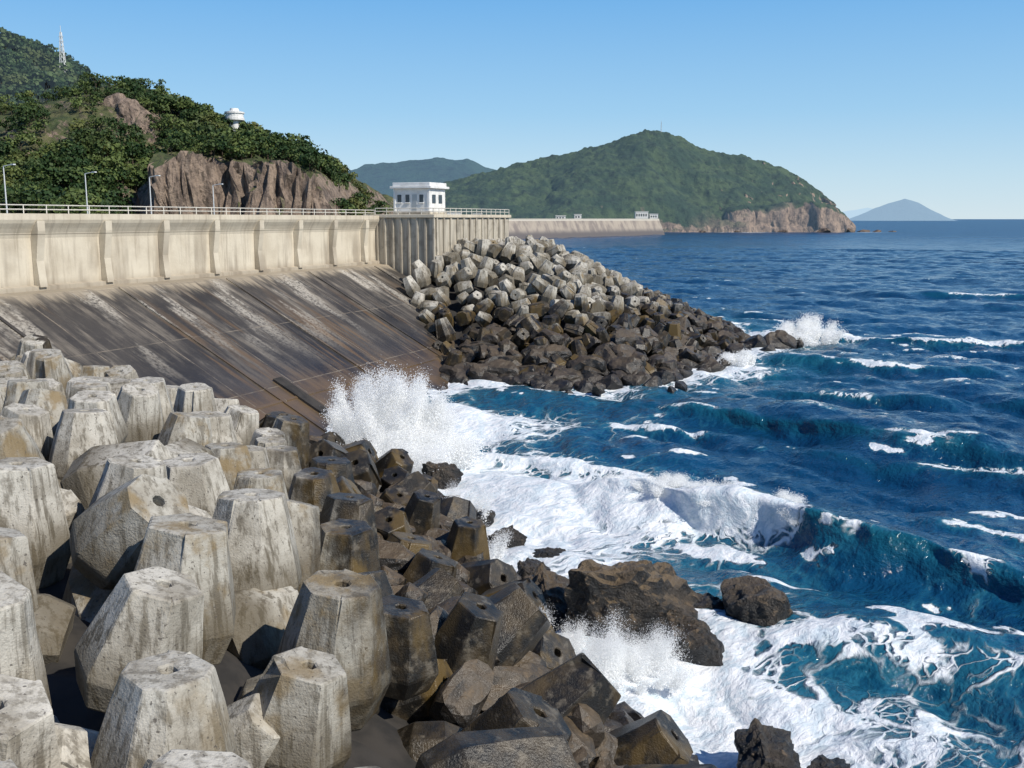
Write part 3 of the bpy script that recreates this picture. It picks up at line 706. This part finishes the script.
# ---------------------------------------------------------------- sea
def ocean(N,L,V0,wd,seed):
    r=np.random.default_rng(seed);k=np.fft.fftfreq(N,1/N)*2*np.pi/L;kx,ky=np.meshgrid(k,k,indexing='ij');K=np.hypot(kx,ky);K[0,0]=1
    Lw=V0*V0/9.81;c=(kx*wd[0]+ky*wd[1])/K
    Pk=np.exp(-1/(K*Lw)**2)/K**4*(np.abs(c)**2.2+.06)*np.where(c<0,.2,1)*np.exp(-(K*.12)**2);Pk[0,0]=0
    h=np.sqrt(Pk)*(r.normal(size=(N,N))+1j*r.normal(size=(N,N)))
    f=lambda a:np.real(np.fft.ifft2(a))
    z=f(h);s_=z.std();z/=s_;dx=f(-1j*kx/K*h)/s_;dy=f(-1j*ky/K*h)/s_
    J=f(kx*kx/K*h)/s_+f(ky*ky/K*h)/s_
    return z,dx,dy,J,N,L
def samp(A,x,y,N,L):
    fx=(x/L*N);fy=(y/L*N);ix=np.floor(fx).astype(int);iy=np.floor(fy).astype(int);tx=fx-ix;ty=fy-iy
    ix%=N;iy%=N;jx=(ix+1)%N;jy=(iy+1)%N
    return (A[ix,iy]*(1-tx)+A[jx,iy]*tx)*(1-ty)+(A[ix,jy]*(1-tx)+A[jx,jy]*tx)*ty
th=np.concatenate([np.linspace(-90,-32,40)[:-1],np.linspace(-32,32,800),np.linspace(32,90,40)[1:]])*math.pi/180
rr=np.concatenate([np.geomspace(11,420,700)[:-1],np.geomspace(420,40000,140)])
TH,RR=np.meshgrid(th,rr);X=RR*np.sin(TH);Y=RR*np.cos(TH);x0,y0=X.copy(),Y.copy()
wd=np.array([-.62,-.78])
o1=ocean(512,150,5.2,wd,3);o2=ocean(512,61,3.2,wd,8)
c_,s_=math.cos(.35),math.sin(.35);xr,yr=X*c_-Y*s_,X*s_+Y*c_
fade=1-sst(350,1400,RR);near_f=1-sst(60,220,RR)
iA=inpoly(X,Y,PA);iB=inpoly(X,Y,PB)
sA=np.where(iA,0,pdist(X,Y,WA));sB=np.where(iB,0,pdist(X,Y,WB))
shore=np.minimum(sA,sB)
calm=.55+.45*sst(0,6,shore)
a1=.22*fade*calm;a2=.11*near_f
z1=samp(o1[0],X,Y,512,150);z2=samp(o2[0],xr,yr,512,61)
Z=a1*z1+a2*z2
J=samp(o1[3],X,Y,512,150)*.30
DX=samp(o1[1],X,Y,512,150)*a1+.8*samp(o2[1],xr,yr,512,61)*a2;DY=samp(o1[2],X,Y,512,150)*a1+.8*samp(o2[2],xr,yr,512,61)*a2
foam=np.zeros_like(X)
cap=sst(np.percentile(J[:700],92),np.percentile(J[:700],99.4),J); foam+=cap*.78*sst(.45,.62,fbm(X*.045,Y*.045,2,66))*fade*(1-.4*sst(80,250,RR))
teal=np.zeros_like(X)
warpc=(fbm(X*.22,Y*.22,4,17)-.5)
patch=fbm(X*.45,Y*.45,4,18)
# (x0,y0,x1,y1, amplitude, front width, back width, foam, foam start, foam end, bow)
BR=[(3.5,43,18.5,29.5,1.3,1.1,3.4,.97,.02,.5,.5),(3.5,43,18.5,29.5,.0,1,1,.75,.58,.66,.5),(3.5,43,18.5,29.5,.0,1,1,.75,.8,.9,.5),
    (-1,49.5,7,45.5,.5,.8,2.4,.75,.1,.95,.2),(9.5,63,25,46.5,.85,1.4,3.8,.75,.06,.24,-.4),(9.5,63,25,46.5,0,1,1,.7,.7,.84,-.4),
    (22,84,40,76,.45,1.2,3,.7,.3,.7,.3),(27,106,45,92,.45,1.2,3,.8,.0,.6,.3),(15.5,38,23,33,.45,.9,2.4,.8,.15,.55,.1),
    (8,27.5,20,22.5,.35,1.5,3.2,.36,.1,.8,.2),(14,52,32,40,.35,1.2,3,.6,.35,.6,.1),(34,98,54,90,.4,1.2,3,.75,.2,.7,.1),
    (30,66,52,56,.45,1.3,3,.6,.3,.5,.2),(60,160,90,150,.5,2,5,.7,.3,.6,.3),(4,58,13,53,.3,1,2.5,.5,.2,.8,.2),(18,70,30,64,.4,1,2.5,.5,.3,.6,.2)]
for (xa,ya,xb,yb,am,wf,wb,fo,e0,e1,cv_) in BR:
    L=math.hypot(xb-xa,yb-ya);ex,ey=(xb-xa)/L,(yb-ya)/L;tx,ty=ey,-ex
    if ty>0: tx,ty=-tx,-ty
    e=((x0-xa)*ex+(y0-ya)*ey)/L;c=(x0-xa)*tx+(y0-ya)*ty
    c=c-cv_*(1-(2*e-1)**2)*1.2-warpc*2.6
    env=sst(-.2,.3,e)*sst(1.2,.7,e)*(.6+.8*fbm(e*5+3,e*0,2,5))
    pr=np.where(c>0,np.exp(-(c/wf)**2),np.exp(-(c/wb)**2))
    Z+=am*env*(pr-.2*np.exp(-((c-wf*2.6)/(wf*1.6))**2))
    DX+=tx*am*env*pr**2*.5;DY+=ty*am*env*pr**2*.5
    if am>1: Z+=am*env*pr*(patch-.5)*.5*sst(.6,.5,e)
    fe=sst(e0-.07,e0+.07,e+(patch-.5)*.2)*sst(e1+.07,e1-.07,e+(patch-.5)*.2)
    fw=wf*(.9 if am>1 else .5)
    foam+=fo*fe*(np.where(c>-.2,np.exp(-((c-.15)/fw)**2),np.exp(-((c+.2)/(wb*.12))**2)))*(.7+.5*patch)
    foam+=fo*fe*.28*np.exp(-((c+wb*.6)/(wb*.9))**2)+.26*fo*fe*np.exp(-((c-wf*2.5)/(wf*2))**2)
    teal+=env*min(am,1.)*.6*np.exp(-((c-wf*.45)/(wf*.55))**2)
n1=fbm(X*.14,Y*.14,3,71)
foam+=.68*np.exp(-(sA/(2.8+7*n1))**2)*(Y<62)+.25*np.exp(-(sA/13)**2)*(Y<62)
foam+=.72*np.exp(-(sB/(1.8+5*n1))**2)+.14*np.exp(-(sB/9)**2)
def g(x,y,sx,sy,a): return a*np.exp(-((X-x)/sx)**2-((Y-y)/sy)**2)
foam+=g(-4,59,4.5,9,.6)+g(2,57,6,6,.3)+g(27,97,8,4,.42)+g(25,91,7,2.5,.3)+g(4.5,25,3,2.0,.32)+g(8.5,30,3.5,2.2,.26)+g(4,38,5,4,.16)+g(12,66,9,2,.2)+g(1,46,5,4,.18)+g(8.5,22,4.5,2.6,.17)+g(7.4,27.4,2,1.0,.3)
foam+=np.exp(-((Y-898)/9)**2)*sst(U(690,900),U(720,900),X)*sst(U(905,900),U(870,900),X)*.7
foam+=.22*sst(.58,.72,fbm(X*.02,Y*.06,3,81))*sst(20,60,shore)*fade*sst(.42,.58,fbm(X*.3,Y*.5,2,82))
foam=np.clip(foam,0,.95)
teal=np.clip(teal+.55*np.exp(-(shore/9)**2),0,1)
V=np.dstack([x0+DX,y0+DY,Z]).reshape(-1,3)
make_mesh('sea',V,grid_faces(*X.shape)[:,::-1],M['sea'],{'foam':foam,'teal':teal,'dist':RR},smooth=True)

# ---------------------------------------------------------------- spray
def spray(name,jets,n,size,seed=0):
    r=np.random.default_rng(seed);P=[];T=[]
    for (x,y,z,h,sp,lx,ly,w) in jets:
        m=int(n*w);k=max(4,int(22*w))
        ja=r.normal(0,sp*.7,(k,2));jh=h*r.uniform(.5,1.1,k)*np.exp(-(np.hypot(*ja.T)/(sp*2.2))**2)
        js=np.stack([x+ja[:,0],y+ja[:,1]],1);jd=np.stack([lx+ja[:,0]/sp*.22,ly+ja[:,1]/sp*.22],1)
        pw=jh**1.5; i=r.choice(k,m,p=pw/pw.sum());t=r.beta(1.25,1.25,m)
        hz=jh[i]*t;lat=(.14+.26*t)*sp*.55
        px=js[i,0]+jd[i,0]*hz+r.normal(0,1,m)*lat;py=js[i,1]+jd[i,1]*hz+r.normal(0,1,m)*lat
        pz=z+hz-.1*h*t*t+r.normal(0,.06,m)*h*t
        P.append(np.stack([px,py,pz],1));T.append(t)
    P=np.concatenate(P);T=np.concatenate(T);k=P[:,2]>-.1;P=P[k];T=T[k];m=len(P)
    s_=size*r.uniform(.4,1.4,m)*(1.25-.75*T)
    tet=np.array([[1,1,1],[1,-1,-1],[-1,1,-1],[-1,-1,1]])*.6
    a=r.normal(size=(m,4));a/=np.linalg.norm(a,axis=1)[:,None];w,x,y,z=a.T
    R=np.stack([1-2*(y*y+z*z),2*(x*y-z*w),2*(x*z+y*w),2*(x*y+z*w),1-2*(x*x+z*z),2*(y*z-x*w),2*(x*z-y*w),2*(y*z+x*w),1-2*(x*x+y*y)],1).reshape(m,3,3)
    V=np.einsum('mij,kj->mki',R,tet)*s_[:,None,None]+P[:,None,:]
    f=np.array([[0,1,2],[0,3,1],[0,2,3],[1,3,2]]);F=(np.arange(m)[:,None,None]*4+f).reshape(-1,3)
    make_mesh(name,V.reshape(-1,3),F,M['spray'],{'thin':np.repeat(np.clip(-.1+.7*T,0,.75),4)},smooth=True)
spray('wave_spray',[(-6.0,48.5,.2,4.7,1.1,.05,0,2.4),(-7.3,49.5,.2,4.3,.9,-.12,0,1.5),(-4.7,48.3,.2,3.6,1.0,.15,0,1.5),(-5.2,47,0,2.4,1.8,.1,0,2.0)],60000,.052,1)
spray('wave_spray',[(2.2,24.6,0,1.9,.7,.15,0,1),(3.4,24.9,0,1.4,.8,.2,0,.9),(1.0,25.6,0,1.7,.6,0,0,.7)],32000,.018,2)
spray('wave_spray',[(6.5,40.3,.8,.9,.8,-.1,-.2,1),(8,38.8,.9,.9,.8,-.1,-.2,1),(10.5,36.6,.9,.9,.8,0,0,.9),(5.2,41.5,.6,.7,.8,0,0,.6)],20000,.028,3)
spray('wave_spray',[(29.5,98,0,2.8,1.6,.1,0,1),(27,96,0,1.9,1.3,.1,0,.7),(18.5,81,0,1.5,1.2,.1,0,.5)],24000,.08,4)
spray('wave_spray',[(-1.0,33.5,0,1.6,.6,.1,0,.6),(-1.8,38.5,0,1.9,.7,.1,0,.6)],20000,.022,5)
print('done')
